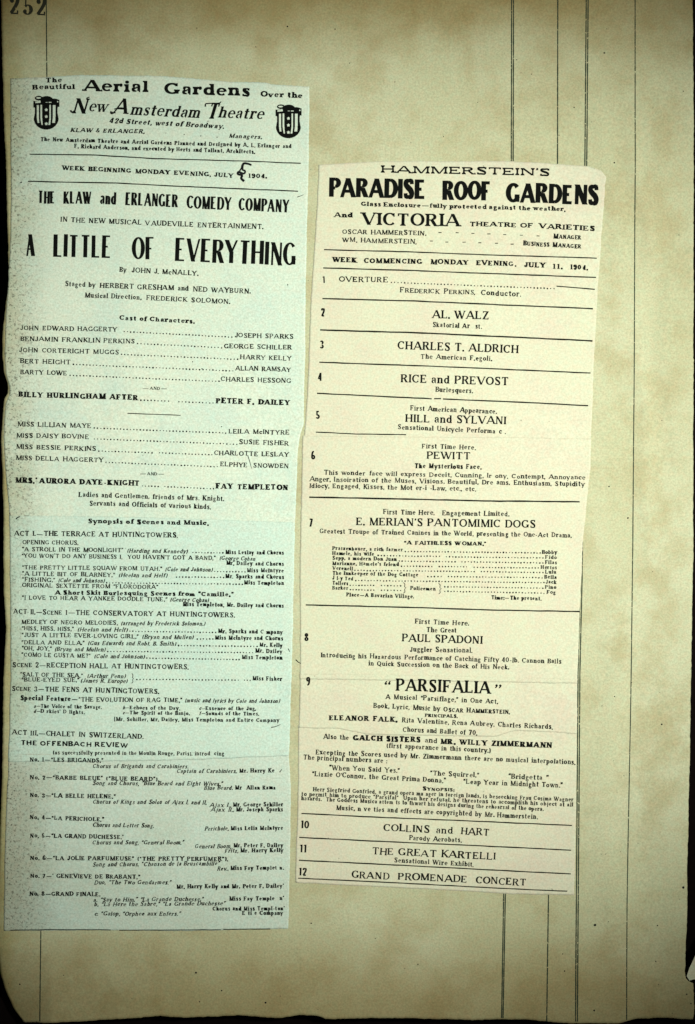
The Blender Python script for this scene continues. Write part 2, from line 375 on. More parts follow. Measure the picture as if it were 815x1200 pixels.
def glyph(ch, T, t, s, st, wf, fine):
    """polygons of one letter in em of cap height; x already scaled by wf"""
    if ch not in G: return []
    if T > .2 and ch in 'aesgw&': T, t = T * .82, t * .72        # cut lighter so the small counters stay open
    polys = []
    fx = lambda v: float(v) * wf
    def fy(v, ww):
        v = float(v)
        if v == 0: return ww / 2
        if v == 1: return 1 - ww / 2
        if v == .64: return .64 - ww / 2
        return v
    def box(x0, y0, x1, y1): polys.append([(x0, y0), (x1, y0), (x1, y1), (x0, y1)])
    def serif(x, y, kind, w, top):
        if s == 0 or kind == 'n': return
        l = w / 2 + (s if kind in 'lb' else 0); r = w / 2 + (s if kind in 'rb' else 0)
        y0, y1 = (y - st, y) if top else (y, y + st)
        box(x - l, y0, x + r, y1)
        if fine:      # bracket
            q = st * .8
            for sx, on in ((-1, kind in 'lb'), (1, kind in 'rb')):
                if on:
                    yy = y0 if top else y1; dy = -q if top else q
                    polys.append([(x + sx * w / 2, yy), (x + sx * (w / 2 + s * .6), yy), (x + sx * w / 2, yy + dy), (x + sx * w / 2, yy + dy / 2)][::1])
    seg = 24 if fine else 9
    for cmd in G[ch][1].split(';'):
        a = cmd.split()
        if not a: continue
        k = a[0]
        if k in 'Vv':
            w = T if k == 'V' else t * 1.15
            x = fx(a[1]); y0, y1 = float(a[2]), float(a[3])
            box(x - w / 2, y0, x + w / 2, y1)
            serif(x, y0, a[4], w, False); serif(x, y1, a[5], w, True)
        elif k == 'H':
            x0, x1 = fx(a[1]), fx(a[2]); y = fy(a[3], t)
            box(x0, y - t / 2, x1, y + t / 2)
            tk = (.18 if s else 0)
            for x, f in ((x0, a[4]), (x1, a[5])):
                if f != 'n' and s:
                    h = tk if f != 'b' else tk * .7
                    y0 = y - h if f in 'db' else y - t / 2; y1 = y + h if f in 'ub' else y + t / 2
                    box(x - st * .6, y0, x + st * .6, y1)
        elif k in 'Dd':
            w = T if k == 'D' else t * 1.1
            x0, y0, x1, y1 = fx(a[1]), float(a[2]), fx(a[3]), float(a[4])
            dx, dy = x1 - x0, y1 - y0
            hw = w / 2 * min(math.hypot(dx, dy) / max(abs(dy), 1e-4), 1.6)
            polys.append([(x0 - hw, y0), (x0 + hw, y0), (x1 + hw, y1), (x1 - hw, y1)])
            serif(x0, y0, a[5], 2 * hw, y0 > .3); serif(x1, y1, a[6], 2 * hw, y1 > .3)
        elif k == 'A':
            cx, cy, rx, ry, a0, a1 = fx(a[1]), float(a[2]), fx(a[3]), float(a[4]) - t / 2, R(float(a[5])), R(float(a[6]))
            n = max(3, int(seg * abs(a1 - a0) / 6.283))
            th = np.linspace(a0, a1, n + 1)
            p = np.stack([cx + rx * np.cos(th), cy + ry * np.sin(th)], -1)
            w = t + (T * 1.04 - t) * np.abs(np.cos(th)) ** 1.5
            q = ribbon(p, w)
            # exact normals of the closed ring keep the seam tight
            if abs(abs(a1 - a0) - 2 * math.pi) < .01:
                q[0][0] = q[-1][3]; q[0][1] = q[-1][2]
            polys += q
        elif k in 'SQ':
            v = [float(z) for z in a[1:]]
            pts = [(v[i] * wf, min(max(v[i + 1], -9), 9)) for i in range(0, len(v), 2)]
            pts = [(x, y - t / 2 if y == 1 or y == .64 else (y + t / 2 if y == 0 else y)) for x, y in pts]
            p = spline(pts, 3 if fine else 2)
            tt = np.linspace(0, 1, len(p))
            if k == 'S': w = t + (T * 1.08 - t) * np.exp(-((tt - .5) / .20) ** 2) + .2 * t
            else:
                d = np.gradient(p, axis=0); L = np.hypot(d[:, 0], d[:, 1])
                w = t + (T - t) * np.abs(d[:, 1] / L) ** 1.3
            polys += ribbon(p, w)
        elif k == 'K':
            if s: box(fx(a[1]) - st * .5, float(a[2]), fx(a[1]) + st * .5, float(a[3]))
            else: pass
        elif k == 'o':
            r = max(T * .55, .07) * float(a[3]); n = 10 if fine else 6
            if s == 0 and ch not in ".,:;'`\"{ij?": continue
            cx, cy = fx(a[1]), float(a[2])
            polys.append([(cx + r * math.cos(6.283 * i / n), cy + r * math.sin(6.283 * i / n)) for i in range(n)])
    return polys

class Press:
    """collects printed shapes in photograph pixels and lays them on the paper's relief"""
    def __init__(s): s.v = []; s.f = []; s.z = []; s.k = 0
    def poly(s, pts):
        i = len(s.v); s.v += [tuple(p) for p in pts]; s.f.append(tuple(range(i, i + len(pts))))
        s.k += 1; s.z += [s.k % 60] * len(pts)
    def line(s, pts, w, w2=None, jit=0.12, seg=6.0):
        P = []
        for (x0, y0), (x1, y1) in zip(pts[:-1], pts[1:]):
            n = max(1, int(math.hypot(x1 - x0, y1 - y0) / seg))
            P += [(x0 + (x1 - x0) * i / n, y0 + (y1 - y0) * i / n) for i in range(n)]
        P.append(pts[-1]); P = np.array(P, float)
        if jit: P[:, 1] += np.random.default_rng(int(abs(P[0, 0] * 7 + P[0, 1]))).normal(0, jit, len(P)) * (abs(P[-1, 0] - P[0, 0]) > abs(P[-1, 1] - P[0, 1]))
        ww = np.linspace(w, w2 or w, len(P)) * np.random.default_rng(len(P)).uniform(.85, 1.15, len(P))
        for q in ribbon(P, ww): s.poly(q)
    def dot(s, x, y, r, n=7):
        a0 = random.random() * 6
        s.poly([(x + r * random.uniform(.8, 1.2) * math.cos(a0 + 6.283 * i / n), y + r * random.uniform(.8, 1.2) * math.sin(a0 + 6.283 * i / n)) for i in range(n)])
    def text(s, sty, txt, x0, b0, x1, b1, cap, bow=0.0):
        T, t, se, st, wf, ls, sp, sl = STY[sty]
        fine = cap > 7.5
        if not fine: T *= 1.12; t *= 1.18
        sizes = []
        nat = 0; fix = 0
        smallcaps = '^' in txt
        glyphs = []; mode = False
        for ch in txt:
            if ch == '^': mode = not mode; continue
            k = .82 if mode else 1.0
            glyphs.append((ch, k))
        for ch, k in glyphs:
            if ch == ' ': nat += sp
            else: nat += (G[ch][0] * wf + ls) * k; fix += T * k
        nat -= ls
        Wd = math.hypot(x1 - x0, b1 - b0) / cap
        q = (Wd - fix) / nat
        q = max(q, .3)
        ux, uy = (x1 - x0) / (Wd * cap), (b1 - b0) / (Wd * cap)
        cx = 0.0
        small = cap < 8.5
        for ch, k in glyphs:
            if ch == ' ': cx += sp * q; continue
            jy = random.gauss(0, .03 if small else .010); jx = random.gauss(0, .02 if small else .006); js = 1 + random.gauss(0, .03 if small else .008)
            Tk = T * random.uniform(.85, 1.2) if small else T * random.uniform(.96, 1.04)
            tk = t * random.uniform(.8, 1.25) if small else t
            ang = random.gauss(0, .02 if small else .006)
            for pl in glyph(ch, Tk, tk, se * min(1, q * 1.1), st, wf * q, fine):
                out = []
                for gx_, gy_ in pl:
                    if ch.islower(): gy_ = gy_ * 1.10 if gy_ <= .64 else .704 + (gy_ - .64) * .822
                    gx_ = (gx_ + T / 2) * k * js; gy_ = gy_ * k * js
                    gx_ += sl * gy_ + jx; gy_ += jy
                    gx_, gy_ = gx_ - ang * gy_, gy_ + ang * gx_
                    lx = cx + gx_
                    fr = lx / Wd
                    lx *= cap; ly = gy_ * cap + bow * 4 * fr * (1 - fr)
                    out.append((x0 + lx * ux + ly * uy, b0 + lx * uy - ly * ux))
                s.poly(out)
            cx += (G[ch][0] * wf * q + ls * q + T) * k
    def build(s, name, mat, parent, H, z):
        v = np.array(s.v); o = parent.location
        Z = sample(H, v[:, 0], v[:, 1]) + z + np.array(s.z) * 2.5e-7
        P = np.stack([wx(v[:, 0]), wy(v[:, 1]), Z], -1)
        return mesh_obj(name, P, s.f, mat, parent, (o.x, o.y, o.z))

# ---------------------------------------------------------------- what is printed: style | words | x0 baseline0 x1 baseline1 capheight
TEXT_LEFT = '''
@1
wide|The|109 197 150 197 12
wide|Beautiful|78 214 180 213 12
wide|Aerial|198 217 356 221 27
wide|Gardens|392 224 600 230 27
wide|Over the|622 231 724 235 13.5
script|N|171 271 209 272 37
script|ew|210 266 256 268 27
script|A|268 270 305 272 37
script|msterdam|310 274 477 282 27
script|T|492 283 518 284 38
script|heatre|520 281 630 285 27
boldit|42d Street, west of Broadway.|260 294 536 307 12
boldit|KLAW & ERLANGER,|168 315 346 319 10
dots|390 319 404 319 14 .6
dots|433 322 447 322 14 .6
dots|473 326 487 326 14 .6
dots|512 329 526 329 14 .6
boldit|Managers.|546 329 626 332 10
smallb|The New Amsterdam Theatre and Aerial Gardens Planned and Designed by A. L. Erlanger and|97 337 697 354 10
smallb|F. Richard Anderson, and executed by Herts and Tallant, Architects.|178 354 610 367 10
@2
rule|78 2 250 4 400 13 620 19 777 25 1.3
bold|WEEK BEGINNING MONDAY EVENING,|160 42 546 59 11.5
bold|JULY|553 60 604 62 11.5
bold|1904.|640 62 690 64 11.5
rule|73 72 300 76 450 84 770 97 1.4
sans|THE|97 128 144 129 32
sans|KLAW|163 129 237 130 32
sans|and|257 130 302 132 32
sans|ERLANGER|322 133 461 139 33
sans|COMEDY|481 141 599 146 33
sans|COMPANY|616 147 747 152 33
caps|IN THE NEW MUSICAL|156 176 366 184 13
caps|VAUDEVILLE|375 185 500 189 13
caps|ENTERTAINMENT.|510 190 681 195 13
poster|A|66 265 92 265 57
poster|LITTLE|135 266 290 270 58
poster|OF|340 272 402 273 58
poster|EVERYTHING|449 277 767 290 60
caps|By|308 305 327 306 13
caps|JOHN J. McNALLY.|340 307 513 315 13
text|Staged by|168 342 247 345 13
caps|HERBERT GRESHAM|257 346 450 353 13
text|and|459 353 488 354 13
caps|NED WAYBURN.|498 356 648 361 13
text|Musical Direction,|219 371 366 377 13
caps|FREDERICK SOLOMON.|377 378 595 388 12.5
@3
wide|Cast of Characters.|308 33 504 42 12
caps|JOHN EDWARD HAGGERTY|53 59 304 63 12
dots|317 64 603 79 8.5
caps|JOSEPH SPARKS|606 78 758 82 12
caps|BENJAMIN FRANKLIN PERKINS|53 87 349 94 12
dots|352 95 577 106 8.5
caps|GEORGE SCHILLER|578 106 754 110 12
caps|JOHN CORTERIGHT MUGGS|50 116 308 122 12
dots|310 123 618 136 8.5
caps|HARRY KELLY|620 134 754 138 12
caps|BERT HEIGHT|52 145 183 148 12
dots|186 149 606 166 8.5
caps|ALLAN RAMSAY|607 163 752 167 12
caps|BARTY LOWE|52 173 174 176 12
dots|178 177 570 193 8.5
caps|CHARLES HESSONG|570 191 752 196 12
small|~|368 213 385 213 9
small|AND|387 213 414 214 8
small|~|416 214 432 214 9
bold|BILLY HURLINGHAM AFTER|48 232 358 240 14
dots|360 241 440 244 8.5
dots|458 245 555 249 8.5
bold|PETER F. DAILEY|557 248 750 253 14
rule|330 274 467 279 1.0
@4
caps|MISS LILLIAN MAYE|46 43 237 48 12
dots|240 49 588 62 8.5
caps|LEILA McINTYRE|590 61 748 65 12
caps|MISS DAISY BOVINE|43 72 231 76 12
dots|240 77 616 91 8.5
caps|SUSIE FISHER|617 89 747 93 12
caps|MISS BESSIE PERKINS|42 101 249 107 12
dots|252 108 397 113 8.5
dots|408 113 552 118 8.5
caps|CHARLOTTE LESLAY|553 117 746 122 12
caps|MISS DELLA HAGGERTY|42 130 268 136 12
dots|270 137 566 149 8.5
caps|ELPHYE|568 146 640 149 12
caps|SNOWDEN|654 149 746 152 12
small|~|362 169 378 169 9
small|AND|380 169 407 170 8
small|~|409 170 425 170 9
bold|MRS.'|40 188 97 190 14
bold|AURORA DAYE-KNIGHT|101 190 362 197 14
dots|364 198 413 200 8.5
dots|422 200 556 206 8.5
bold|FAY TEMPLETON|557 204 745 208 14
text|Ladies and Gentlemen, friends of Mrs. Knight.|203 225 580 236 13
text|Servants and Officials of various kinds.|231 247 546 257 13
@5
wide|Synopsis of Scenes and Music.|227 29 540 34 12
caps|ACT I.~THE TERRACE AT HUNTINGTOWERS.|37 61 460 66 13
caps|OPENING CHORUS.|58 83 203 85 11
caps|{A STROLL IN THE MOONLIGHT"|57 101 320 104 11
ital|(Harding and Kennedy)|328 105 485 107 11
dots|495 106 580 107 8
smallb|Miss Leslay and Chorus|582 109 734 110 11
caps|{YOU WON'T DO ANY BUSINESS I.  YOU HAVEN'T GOT A BAND,"|56 118 558 124 11
ital|(George Cohan|566 124 660 126 11
smallb|Mr. Dailey and Chorus|584 137 734 139 11
caps|{THE PRETTY LITTLE SQUAW FROM UTAH,"|57 148 420 152 11
ital|(Cole and Johnson)|426 153 549 154 11
dots|551 155 637 156 8
smallb|Miss McIntyre|637 155 734 157 11
caps|{A LITTLE BIT OF BLARNEY,"|57 164 298 168 11
ital|(Heelan and Helf)|306 168 432 169 11
dots|452 169 582 170 8
smallb|Mr. Sparks and Chorus|582 171 734 173 11
caps|{FISHING,"|57 179 144 181 11
ital|(Cole and Johnson)|150 181 270 183 11
dots|272 184 630 188 8
smallb|Miss Templeton|630 187 734 189 11
caps|ORIGINAL SEXTETTE FROM {FLORODORA"|57 194 410 199 11
wide|A Short Skit Burlesquing Scenes from {Camille."|142 213 605 218 11.5
caps|{I LOVE TO HEAR A YANKEE DOODLE TUNE,"|57 226 433 231 11
ital|(George Cohan)|439 231 540 233 11
smallb|Miss Templeton, Mr. Dailey and Chorus|472 243 734 247 11
@6
caps|ACT II.~|35 20 110 22 13
caps|S^CENE^ 1~THE CONSERVATORY AT HUNTINGTOWERS.|110 22 608 30 13
caps|MEDLEY OF NEGRO MELODIES,|56 46 305 49 11
ital|(arranged by Frederick Solomon.)|312 50 530 51 11
caps|{HISS, HISS, HISS,"|56 63 192 65 11
ital|(Heelan and Helf)|200 66 330 67 11
dots|332 67 561 70 8
smallb|Mr. Sparks and C mpany|563 70 731 73 11
caps|{JUST A LITTLE EVER-LOVING GIRL,"|56 80 359 84 11
ital|(Bryan and Mullen)|367 85 500 86 11
dots|506 87 554 87 8
smallb|Miss McIntyre and Chorus|555 87 732 89 11
caps|{DELLA AND ELLA,"|56 99 220 101 11
ital|(Gus Edwards and Robt. B. Smith)|227 101 455 103 11
dots|457 104 668 106 8
smallb|Mr. Kelly|670 105 730 107 11
caps|{OH, JOY,"|56 114 135 116 11
ital|(Bryan and Mullen)|141 117 273 118 11
dots|275 119 657 122 8
smallb|Mr. Dailey|659 121 730 123 11
caps|{COMO LE GUSTA ME?"|56 131 235 134 11
ital|(Cole and Johnson)|243 135 374 136 11
dots|376 136 622 140 8
smallb|Miss Templeton|624 137 730 139 11
caps|S^CENE^ 2~RECEPTION HALL AT HUNTINGTOWERS.|33 158 488 164 13
caps|{SALT OF THE SEA,"|52 182 215 185 11
ital|(Arthur Penn)|225 186 325 187 11
caps|{BLUE-EYED SUE,"|56 195 206 197 11
ital|(James R. Europe)|208 198 330 199 11
rule|341 174 344 178 343 186 346 188 343 190 344 196 341 200 .8
dots|350 191 620 193 8.5
dots|628 193 650 193 8
smallb|Miss Fisher|652 192 729 194 11
caps|S^CENE^ 3~THE FENS AT HUNTINGTOWERS.|31 219 412 227 13
smallb|Special Feature~|53 243 202 247 13
caps|{THE EVOLUTION OF RAG TIME,"|203 247 472 249 11.5
ital|(music and lyrics by Cole and Johnson)|477 249 723 251 11
ital|a~|87 263 105 263 10
smallb|The Voice of the Savage.|105 263 264 266 10
ital|b~|317 267 334 267 10
smallb|Echoes of the Day.|335 267 466 269 10
ital|c~|514 269 531 269 10
smallb|Essence of the Jug.|531 269 662 270 10
ital|d~|87 276 105 276 10
smallb|D rkies' D lights.|105 276 220 279 10
ital|e~|317 280 334 280 10
smallb|The Spirit of the Banjo.|335 280 491 282 10
ital|f~|514 282 531 282 10
smallb|Sounds of the Times.|531 282 670 283 10
smallb|[Mr. Schiller, Mr. Dailey, Miss Templeton and Entire Company|295 297 722 300 10
@7
caps|ACT III.~CHALET IN SWITZERLAND.|31 35 372 46 13
sansw|THE OFFENBACH REVIEW|53 62 332 68 12.5
small|(as successfully presented in the Moulin Rouge, Paris), introd  cing|137 86 580 89 10.5
smallb|No. 1~{LES BRIGANDS."|77 104 268 107 11
ital|Chorus of Brigands and Carabiniers.|239 121 487 122 11
ital|Captain of Carabiniers,|456 134 612 134 11
smallb|Mr. Harry Ke|618 133 710 133 11
smallb|No. 2~{BARBE BLEUE" ({BLUE BEARD").|77 150 412 155 11
ital|Song and Chorus, {Blue Beard and Eight Wives."|239 165 575 167 11
ital|Blue Beard,|526 178 602 177 11
smallb|Mr  Allan Rama|607 177 713 177 11
smallb|No. 3~{LA BELLE HELENE."|77 196 300 200 11
ital|Chorus of Kings and Solos of Ajax I. and II.|239 213 534 215 11
ital|Ajax I.,|541 222 597 222 11
smallb|Mr. George Schiller|602 221 732 220 11
ital|Ajax II.,|543 234 605 234 11
smallb|Mr. Joseph Sparks|609 233 732 233 11
smallb|No. 4~{LA PERICHOLE."|77 253 270 259 11
ital|Chorus and Letter Song.|239 273 398 275 11
ital|Perichole,|528 283 591 282 11
smallb|Miss Lelia McIntyre|596 282 732 281 11
@8
smallb|No. 5~{LA GRAND DUCHESSE.'|78 36 320 40 11
ital|Chorus and Song, {General Boom."|239 54 475 54 11
ital|General Boom,|503 64 598 64 11
smallb|Mr. Peter F. Dailey|603 62 732 61 11
ital|Fritz,|580 76 616 75 11
smallb|Mr. Harry Kelly|621 75 733 74 11
smallb|No. 6~{LA JOLIE PARFUMEUSE" ({THE PRETTY PERFUMER").|78 94 590 97 11
ital|Song and Chorus, {Chanson de la Bruscambille"|239 111 567 108 11
ital|Rev.,|560 122 591 121 11
smallb|Miss Fay Templet n.|595 120 734 119 11
smallb|No. 7~' GENEVIEVE DE BRABANT,"|79 140 363 143 11
ital|Duo, {The Two Gendarmes."|243 157 442 157 11
smallb|Mr. Harry Kelly and Mr. Peter F. Dailey'|456 168 734 166 11
smallb|No. 8~GRAND FINALE.|77 186 260 188 11
ital|a. {Say to Him," {La Grande Duchesse."|241 202 526 200 11
smallb|Miss Fay Temple  n'|592 199 734 198 11
ital|b. {La Here the Sabre," {La Grande Duchesse"|243 214 582 211 11
smallb|Chorus and Miss Templ-ton'|549 225 736 224 11
ital|c. {Galop, {Orphee aux Enfers."|243 238 466 238 11
smallb|E ti e Company|625 236 732 236 11
'''
TEXT_RIGHT = '''
@a
slab|HAMMERSTEIN'S|212 49 650 58 19
black|PARADISE|76 112 331 117 50
black|ROOF|369 119 500 121 50
black|GARDENS|534 125 777 133 51
wide|Glass Enclosure~fully protected against the weather,|161 135 690 149 11.5
wide|And|91 164 141 165 13
victoria|VICTORIA|163 184 417 188 32
wide|THEATRE OF|440 187 606 192 12
wide|VARIETIES|620 193 766 200 13
caps|OSCAR HAMMERSTEIN,|113 207 330 211 12
small|-|360 208 371 208 13
small|-|404 208 415 209 13
small|-|445 210 456 210 13
small|-|486 212 497 212 13
small|-|527 214 538 214 13
small|-|570 215 581 215 13
small|-|613 216 624 217 13
smallb|M^ANAGER^|657 219 730 222 13
caps|WM. HAMMERSTEIN,|113 228 305 233 12
small|-|337 230 348 230 13
small|-|378 232 389 232 13
small|-|422 233 433 233 13
small|-|463 235 474 235 13
small|-|506 236 517 236 13
small|-|546 238 557 238 13
smallb|B^USINESS^ M^ANAGER^|579 237 730 245 13
rule|66 248 300 254 500 262 770 270 1.4
bold|WEEK|87 279 151 281 13
bold|COMMENCING|168 282 320 285 13
bold|MONDAY|340 285 440 287 13
bold|EVENING.|458 288 563 291 13
bold|JULY|582 293 638 295 13
bold|11.|655 297 682 298 13
bold|1904.|700 299 748 301 13
rule|64 295 300 302 500 310 768 320 1.5
@b
num|1|61 25 71 25 17
caps|OVERTURE|104 22 232 24 14
dots|236 25 664 42 8.5
rule|666 34 765 42 1.3
caps|F^REDERICK^ P^ERKINS,^|261 50 457 56 14
text|Conductor.|470 57 575 61 14
rule|62 66 300 72 520 82 760 92 1.6
num|2|57 112 69 112 21
title|AL. WALZ|344 116 492 120 21
text|Skatorial Ar  st.|346 139 474 144 13
rule|56 147 300 154 500 163 759 175 1.8
num|3|54 195 66 195 21
title|CHARLES T. ALDRICH|255 196 569 207 21
text|The American F.egoli.|315 221 500 227 13
rule|54 230 300 239 500 247 754 258 1.5
num|4|49 278 62 278 21
title|RICE and PREVOST|263 282 543 290 21
@c
text|Burlesquers.|375 20 473 24 13
rule|70 24 366 38 1.5
rule|372 38 390 38 1.5
rule|395 39 600 47 770 56 1.5
num|5|66 90 78 90 21
text|First American Appearance.|310 68 535 77 13
title|HILL and SYLVANI|297 98 559 104 20
text|Sensational Unicycle Performa c .|278 117 558 129 13
rule|67 124 170 129 300 131 1.3
text|First Time Here.|340 166 480 170 13
num|6|54 195 66 195 21
title|PEWITT|352 193 467 195 19
smallb|The Mysterious Face.|321 217 495 220 13
text|This wonder face will express Deceit, Cunning, Ir ony, Contempt, Annoyance|87 234 763 247 12
text|Anger, Insoiration of the Muses, Visions, Beautiful, Dre ams, Enthusiasm, Stupidity|50 251 761 264 12.5
text|Idiocy, Engaged, Kisses, the Mot er-i -Law, etc., etc.|50 268 481 277 12.5
rule|50 292 300 297 520 302 748 304 1.8
@d
text|First Time Here.|240 50 374 52 13
text|Engagement Limited.|392 52 567 55 13
num|7|48 82 60 82 21
title|E. MERIAN'S PANTOMIMIC DOGS|170 78 635 85 20
text|Greatest Troupe of Trained Canines in the World, presenting the One-Act Drama,|76 99 728 110 12.5
bold|{A FAITHLESS WOMAN."|294 128 508 131 10
smallb|Pratzenbauer, a rich farmer|109 142 292 146 10
dots|294 147 650 151 8
smallb|Bobby|650 152 690 153 10
smallb|Hamele, his wife|109 155 218 157 10
dots|224 158 390 160 8
dots|400 161 657 164 8
smallb|Fido|658 165 690 166 10
smallb|Sepp, a modern Don Juan|109 167 276 171 10
dots|278 172 430 174 8
dots|440 174 657 177 8
smallb|Filas|658 178 690 179 10
smallb|Marianne, Hamele's friend|109 181 282 184 10
dots|284 185 370 186 8
dots|382 186 460 187 8
dots|472 188 645 190 8
smallb|Hertos|647 191 690 192 10
smallb|Verenell|109 193 163 195 10
dots|164 196 480 199 8
dots|490 199 657 202 8
smallb|Lulu|658 203 688 204 10
smallb|The Innkeeper of the Dog Cottage|109 206 332 211 10
dots|352 212 395 212 8
dots|405 212 655 215 8
smallb|Bella|656 216 689 217 10
smallb|J l-y Ted|109 219 164 221 10
dots|166 222 660 228 8
smallb|Jack|660 229 688 230 10
smallb|Tollers|109 232 151 233 10
dots|152 234 220 235 8
dots|232 235 290 236 8
rule|293 226 297 230 296 237 300 240 296 243 297 250 293 254 .8
dots|396 238 657 242 8
smallb|Pino|658 242 688 243 10
smallb|Barker|109 244 151 245 10
dots|152 246 220 247 8
dots|232 247 290 248 8
smallb|Policemen|310 245 377 247 10
rule|384 228 388 232 387 239 391 242 387 245 388 252 384 256 .8
dots|396 250 660 255 8
smallb|Fog|662 255 687 256 10
smallb|Place~A Bavarian Village.|145 262 321 267 10.5
smallb|Time:~The present.|519 270 650 272 10.5
rule|41 284 300 290 520 297 748 301 1.6
@e
text|First Time Here.|322 35 463 40 13
text|The Great|352 57 431 58 13
num|8|37 80 49 80 21
title|PAUL SPADONI|288 81 498 87 20
text|Juggler Sensational.|309 107 472 110 13
text|Introducing his Hazardous Performance of Catching Fifty 40-lb. Cannon Balls|79 122 701 138 12.5
text|in Quick Succession on the Back of His Neck.|203 143 566 153 12.5
num|9|41 193 53 193 21
title|{|243 209 262 209 26
title|PARSIFALIA|272 208 518 216 32
title|"|527 218 547 219 26
text|A Musical {Parsiflage," in One Act,|247 229 538 242 13
text|Book, Lyric, Music by|215 252 388 261 13
smallb|O^SCAR^ H^AMMERSTEIN.^|396 262 568 268 13
bold|PRINCIPALS,|348 276 434 278 8.5
bold|ELEANOR FALK,|100 284 278 289 13.5
text|Rita Valentine, Rena Aubrey, Charles Richards.|288 290 679 307 13
text|Chorus and Ballet of 70.|291 314 484 323 13
@f
text|Also the|86 57 153 60 13
bold|GALCH SISTERS|162 61 338 66 14
text|and|347 67 380 69 13
bold|MR. WILLY ZIMMERMANN|388 70 677 80 14
text|(first appearance in this country.)|249 80 519 93 13
text|Excepting the Scores used by Mr. Zimmermann there are no musical interpolations.|66 97 737 123 13
text|The principal numbers are :|34 110 252 120 13
text|{When You Said Yes."|101 137 285 145 13
text|{The Squirrel."|361 151 489 157 13
text|{Bridgetta "|563 159 668 164 13
text|{Lizzie O'Connor, the Great Prima Donna."|56 153 403 171 13
text|{Leap Year in Midnight Town."|447 173 705 183 13
bold|S^YNOPSIS:^|342 190 425 193 10
small|Herr Siegfried Gonfried, a grand opera ma ager in foreign lands, is beseeching Frau Cosima Wagner|59 192 732 219 11
small|to permit him to produce {Parsifal"  Upon her refusal, he threatens to accomplish his object at all|29 204 732 232 11
small|hazards.  The Goddess Musica attem ts to thwart his designs during the rehearsal of the opera.|29 215 655 243 11
text|Music, n ve ties and effects are copyrighted by Mr. Hammerstein.|119 240 640 264 13
@g
rule|30 29 250 40 500 50 728 60 1.4
num|10|27 67 50 68 20
title|COLLINS|241 74 360 79 18
title|and|376 80 422 82 18
title|HART|440 83 515 87 18
text|Parody Acrobats.|307 98 444 104 12.5
rule|24 91 250 102 500 113 726 124 1.4
num|11|24 129 45 130 20
title|THE GREAT KARTELLI|211 134 531 149 18
text|Sensational Wire Exhibit.|269 155 475 167 12.5
rule|23 150 250 161 500 174 725 185 1.4
num|12|22 189 44 190 20
title|GRAND|159 195 257 200 18
title|PROMENADE|278 200 458 208 18
title|CONCERT|479 209 610 216 18
rule|21 196 250 207 500 220 716 230 1.3
'''

# ---------------------------------------------------------------- table and ledger page
tb = mesh_obj('tabletop', [(-3, -3, -.012), (3, -3, -.012), (3, 3, -.012), (-3, 3, -.012)], [(0, 1, 2, 3)], M_table)
tb['kind'] = 'structure'

PL = [(-40, 1), (0, 2), (80, 3), (145, 5.4), (210, 7.6), (296, 10), (330, 10.5), (384, 4), (416, 3), (438, 5.4), (450, 9.6), (460, 9.8), (468, 5), (477, 4), (514, 1.7), (542, 2.6), (590, 4.3), (688, 4.8), (742, 7), (796, 4.3), (840, 4), (922, 2.5), (984, 0), (1060, -3), (1110, -3), (1140, -1), (1165, 5), (1185, 14), (1200, 26)]
PR = [(-40, 811), (0, 812), (220, 813.3), (640, 812.6), (725, 811), (892, 808.5), (1058, 805), (1110, 803.8), (1142, 803), (1146, 804), (1150, 807.5), (1152, 813), (1190, 813.2), (1200, 811)]
PT = [(-10, -40), (820, -40)]
PB = [(-10, 1203), (40, 1200), (100, 1197), (159, 1192.7), (186, 1190.7), (218, 1193), (281, 1190), (328, 1193), (351, 1189), (371, 1190), (383, 1194), (470, 1193), (553, 1195), (614, 1195), (670, 1199), (726, 1199), (746, 1193.5), (777, 1192.7), (810, 1194.5), (815, 1194)]
page = root('scrapbook_page', 'large yellowed ruled ledger leaf numbered 252, lying under both columns of cuttings', 'page', 407.5, 600)
v, f = sheet_mesh(PL, PR, PT, PB, HC, -0.00003, 0.0004, 3.0, 0.35, 3)
leaf = mesh_obj('leaf', v, f, M_page, page, tuple(page.location)); smooth(leaf)

def rule_on_page(name, pts, w, mat=None):
    p = Press(); p.line(pts, w, jit=0, seg=5)
    return p.build(name, mat or M_rule, page, HC, 0.00001)
rule_on_page('ledger_rule', [(54.8, -30), (54.6, 0), (55.3, 92), (51, 600), (48.2, 1092), (46.2, 1198)], 1.3)
for dx in (-1.1, 1.1):
    rule_on_page('ledger_rule', [(601.5 + dx, -30), (601, 0), (600.5 + dx, 190), (591.5 + dx * .9, 1048), (589 + dx * .8, 1193)][0:1] + [(601 + dx, 0), (600.5 + dx, 190), (591.5 + dx * .9, 1048), (589 + dx * .8, 1193)], 1.4)
rule_on_page('ledger_rule', [(654.3, -30), (654, 0), (653.5, 190), (643, 1050), (641, 1197)], 1.4)
for dx in (-1.1, 1.1):
    rule_on_page('ledger_rule', [(688.7 + dx, -30), (688.5 + dx, 0), (686.6 + dx, 194), (681.3 + dx, 680), (678.7 + dx, 787), (677.2 + dx, 1000), (675.8 + dx, 1197)], 1.4)
rule_on_page('ledger_rule', [(744.8, -30), (744.6, 0), (744.4, 180), (743.7, 410), (741.8, 640), (739, 850), (735, 1058), (734.6, 1195)], 1.2)
p = Press()
for t_, x_, w_, b_ in (('2', 9.8, 14, 16.4), ('5', 26.0, 13.5, 17.2), ('2', 41, 14.5, 18)):
    p.text('didone', t_, x_, b_, x_ + w_, b_ + .5, 21)
p.build('page_number', M_num, page, HC, 0.00001)
p = Press()
